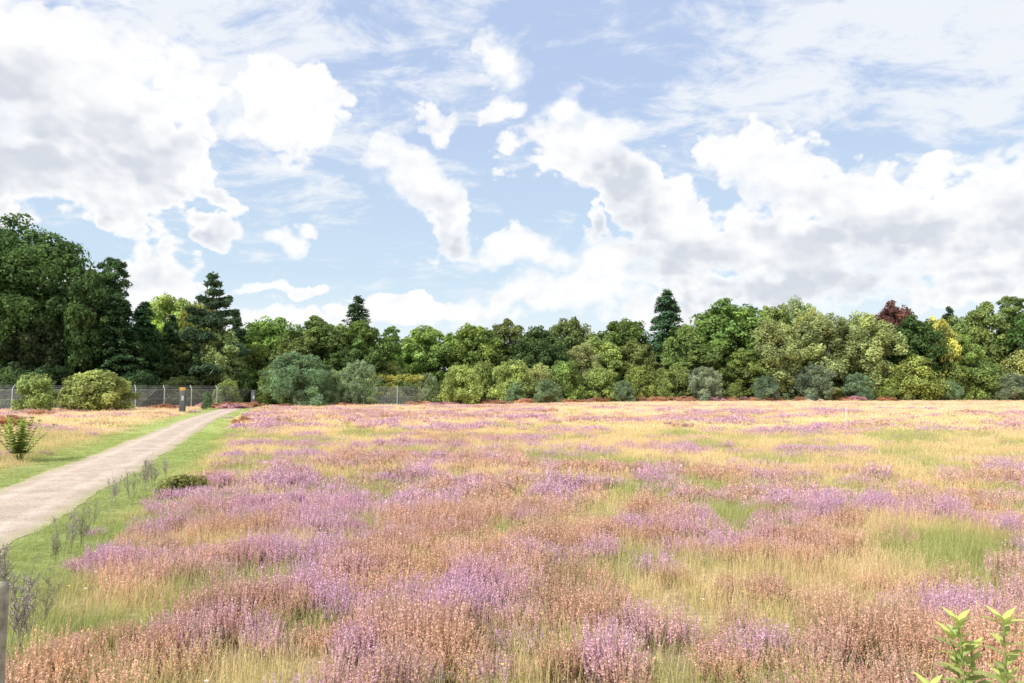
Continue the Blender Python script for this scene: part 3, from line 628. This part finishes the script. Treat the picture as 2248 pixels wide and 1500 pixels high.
def masks(P, lst, acc=None):
    RP = {0: P}
    for an in (12, 27):
        if any(l[4] == an for l in lst):
            c_, s_ = rots[an]
            RP[an] = g.xyz(g.v('DOT_PRODUCT', P, (c_, -s_, 0)), g.v('DOT_PRODUCT', P, (s_, c_, 0)), 0.0)
    for (bx, by, rx, ry, ro) in lst:
        a_, e_ = azel(bx, by)
        if ro: c_, s_ = rots[ro]; a_, e_ = c_ * a_ - s_ * e_, s_ * a_ + c_ * e_
        ix, iy = F / rx, F / ry
        l = g.v('LENGTH', g.v('MULTIPLY_ADD', RP[ro], (ix, iy, 0), c=(-a_ * ix, -e_ * iy, 0))); acc = l if acc is None else g.m('SMOOTH_MIN', acc, l, 0.25)
    return acc
mask = g.m('SUBTRACT', 1.0, masks(P1, SML, masks(P1, BIG)))
back = g.m('SUBTRACT', g.m('MULTIPLY', g.mr(g.m('ABSOLUTE', az), .78, 1.0), g.mr(g.noise(D, 2.2, 1, .5), .42, .62, -.6, 1.2)), .3)
mask = g.m('MAXIMUM', g.m('MAXIMUM', mask, -.8), back)
DS = g.v('MULTIPLY', D, (1, 1, 1.4))
fb = g.noise(DS, 13, 7, .6)
vo = g.n('ShaderNodeTexVoronoi'); vo.feature = 'F1'; nt.links.new(g.v('ADD', DS, g.v('SCALE', wn, sc=.08)), vo.inputs['Vector']); vo.inputs['Scale'].default_value = 30; vo.inputs['Detail'].default_value = 1; vo.inputs['Roughness'].default_value = .6
dens = g.m('ADD', g.m('ADD', g.m('ADD', mask, .10), g.m('MULTIPLY', g.m('SUBTRACT', fb, .5), 1.25)), g.m('MULTIPLY', g.m('SUBTRACT', .42, vo.outputs['Distance']), .45))
soft = g.mr(g.noise(D, 5, 1, .5), .42, .66)
alpha = g.m('ADD', g.m('MULTIPLY', g.m('SUBTRACT', 1.0, soft), g.mr(dens, .0, .22)), g.m('MULTIPLY', soft, g.mr(dens, -.14, .62)))
up_m = g.m('SUBTRACT', 1.0, masks(g.v('ADD', P1, (-.02, .06, 0)), BIG))
fbs = g.noise(g.v('ADD', DS, (-.012, 0, .03)), 9, 3, .55)
shade = g.m('MULTIPLY', g.mr(g.m('ADD', up_m, g.m('MULTIPLY', g.m('SUBTRACT', fbs, .5), 1.2)), -.02, .75), g.mr(dens, .1, .8))
fa = g.noise(g.v('ADD', DS, (-.010, 0, .016)), 20, 2, .6)
fine = g.m('MULTIPLY', g.m('SUBTRACT', fa, g.noise(DS, 20, 2, .6)), 1.3)
shade = g.m('ADD', shade, fine, clamp=True)
sky = g.n('ShaderNodeTexSky'); sky.sky_type = 'NISHITA'; sky.sun_disc = False; sky.sun_elevation = math.asin(sv.z); sky.sun_rotation = math.atan2(sv.x, sv.y); sky.air_density = 1; sky.dust_density = .6; sky.ozone_density = 1.2
def k(r, g_, b): return (r / STR, g_ / STR, b / STR, 1)
pale = g.mix(g.mr(z, 0.02, .45), k(.70, .87, .98), k(.52, .65, .92))
base = g.mix(.88, sky.outputs[0], pale)
zz = g.m('ADD', z, .22); pl = g.v('MULTIPLY', g.v('DIVIDE', D, g.xyz(zz, zz, 1.0)), (1, 1.5, 0))
v1 = g.noise(pl, 4.5, 7, .66, .25, '2D'); v2 = g.noise(pl, 1.1, 1, .5, 0, '2D')
bias = g.m('MULTIPLY', g.mr(g.m('ABSOLUTE', g.m('ADD', az, .03)), .06, .42), g.mr(z, .2, .38))
veil = g.m('MULTIPLY', g.mr(g.m('ADD', g.m('ADD', v1, g.m('MULTIPLY', v2, .35)), g.m('MULTIPLY', bias, .34)), .69, .98), g.mr(z, .03, .2), clamp=True)
base = g.mix(g.m('MULTIPLY', veil, .9), base, k(.91, .94, .985))
base = g.mix(g.mr(z, .02, .16, .85, 0.0), base, k(.90, .95, .99))
cc = g.mix(shade, k(1.03, 1.03, 1.03), k(.69, .725, .80))
fin = g.mix(g.m('MULTIPLY', alpha, .97), base, cc)
fin = g.mix(g.mr(z, -.02, 0.0, 1, 0), fin, k(.45, .40, .28))
bg = g.n('ShaderNodeBackground'); nt.links.new(fin, bg.inputs[0]); bg.inputs[1].default_value = STR; o = g.n('ShaderNodeOutputWorld'); nt.links.new(bg.outputs[0], o.inputs[0])
W.cycles.sampling_method = 'NONE'
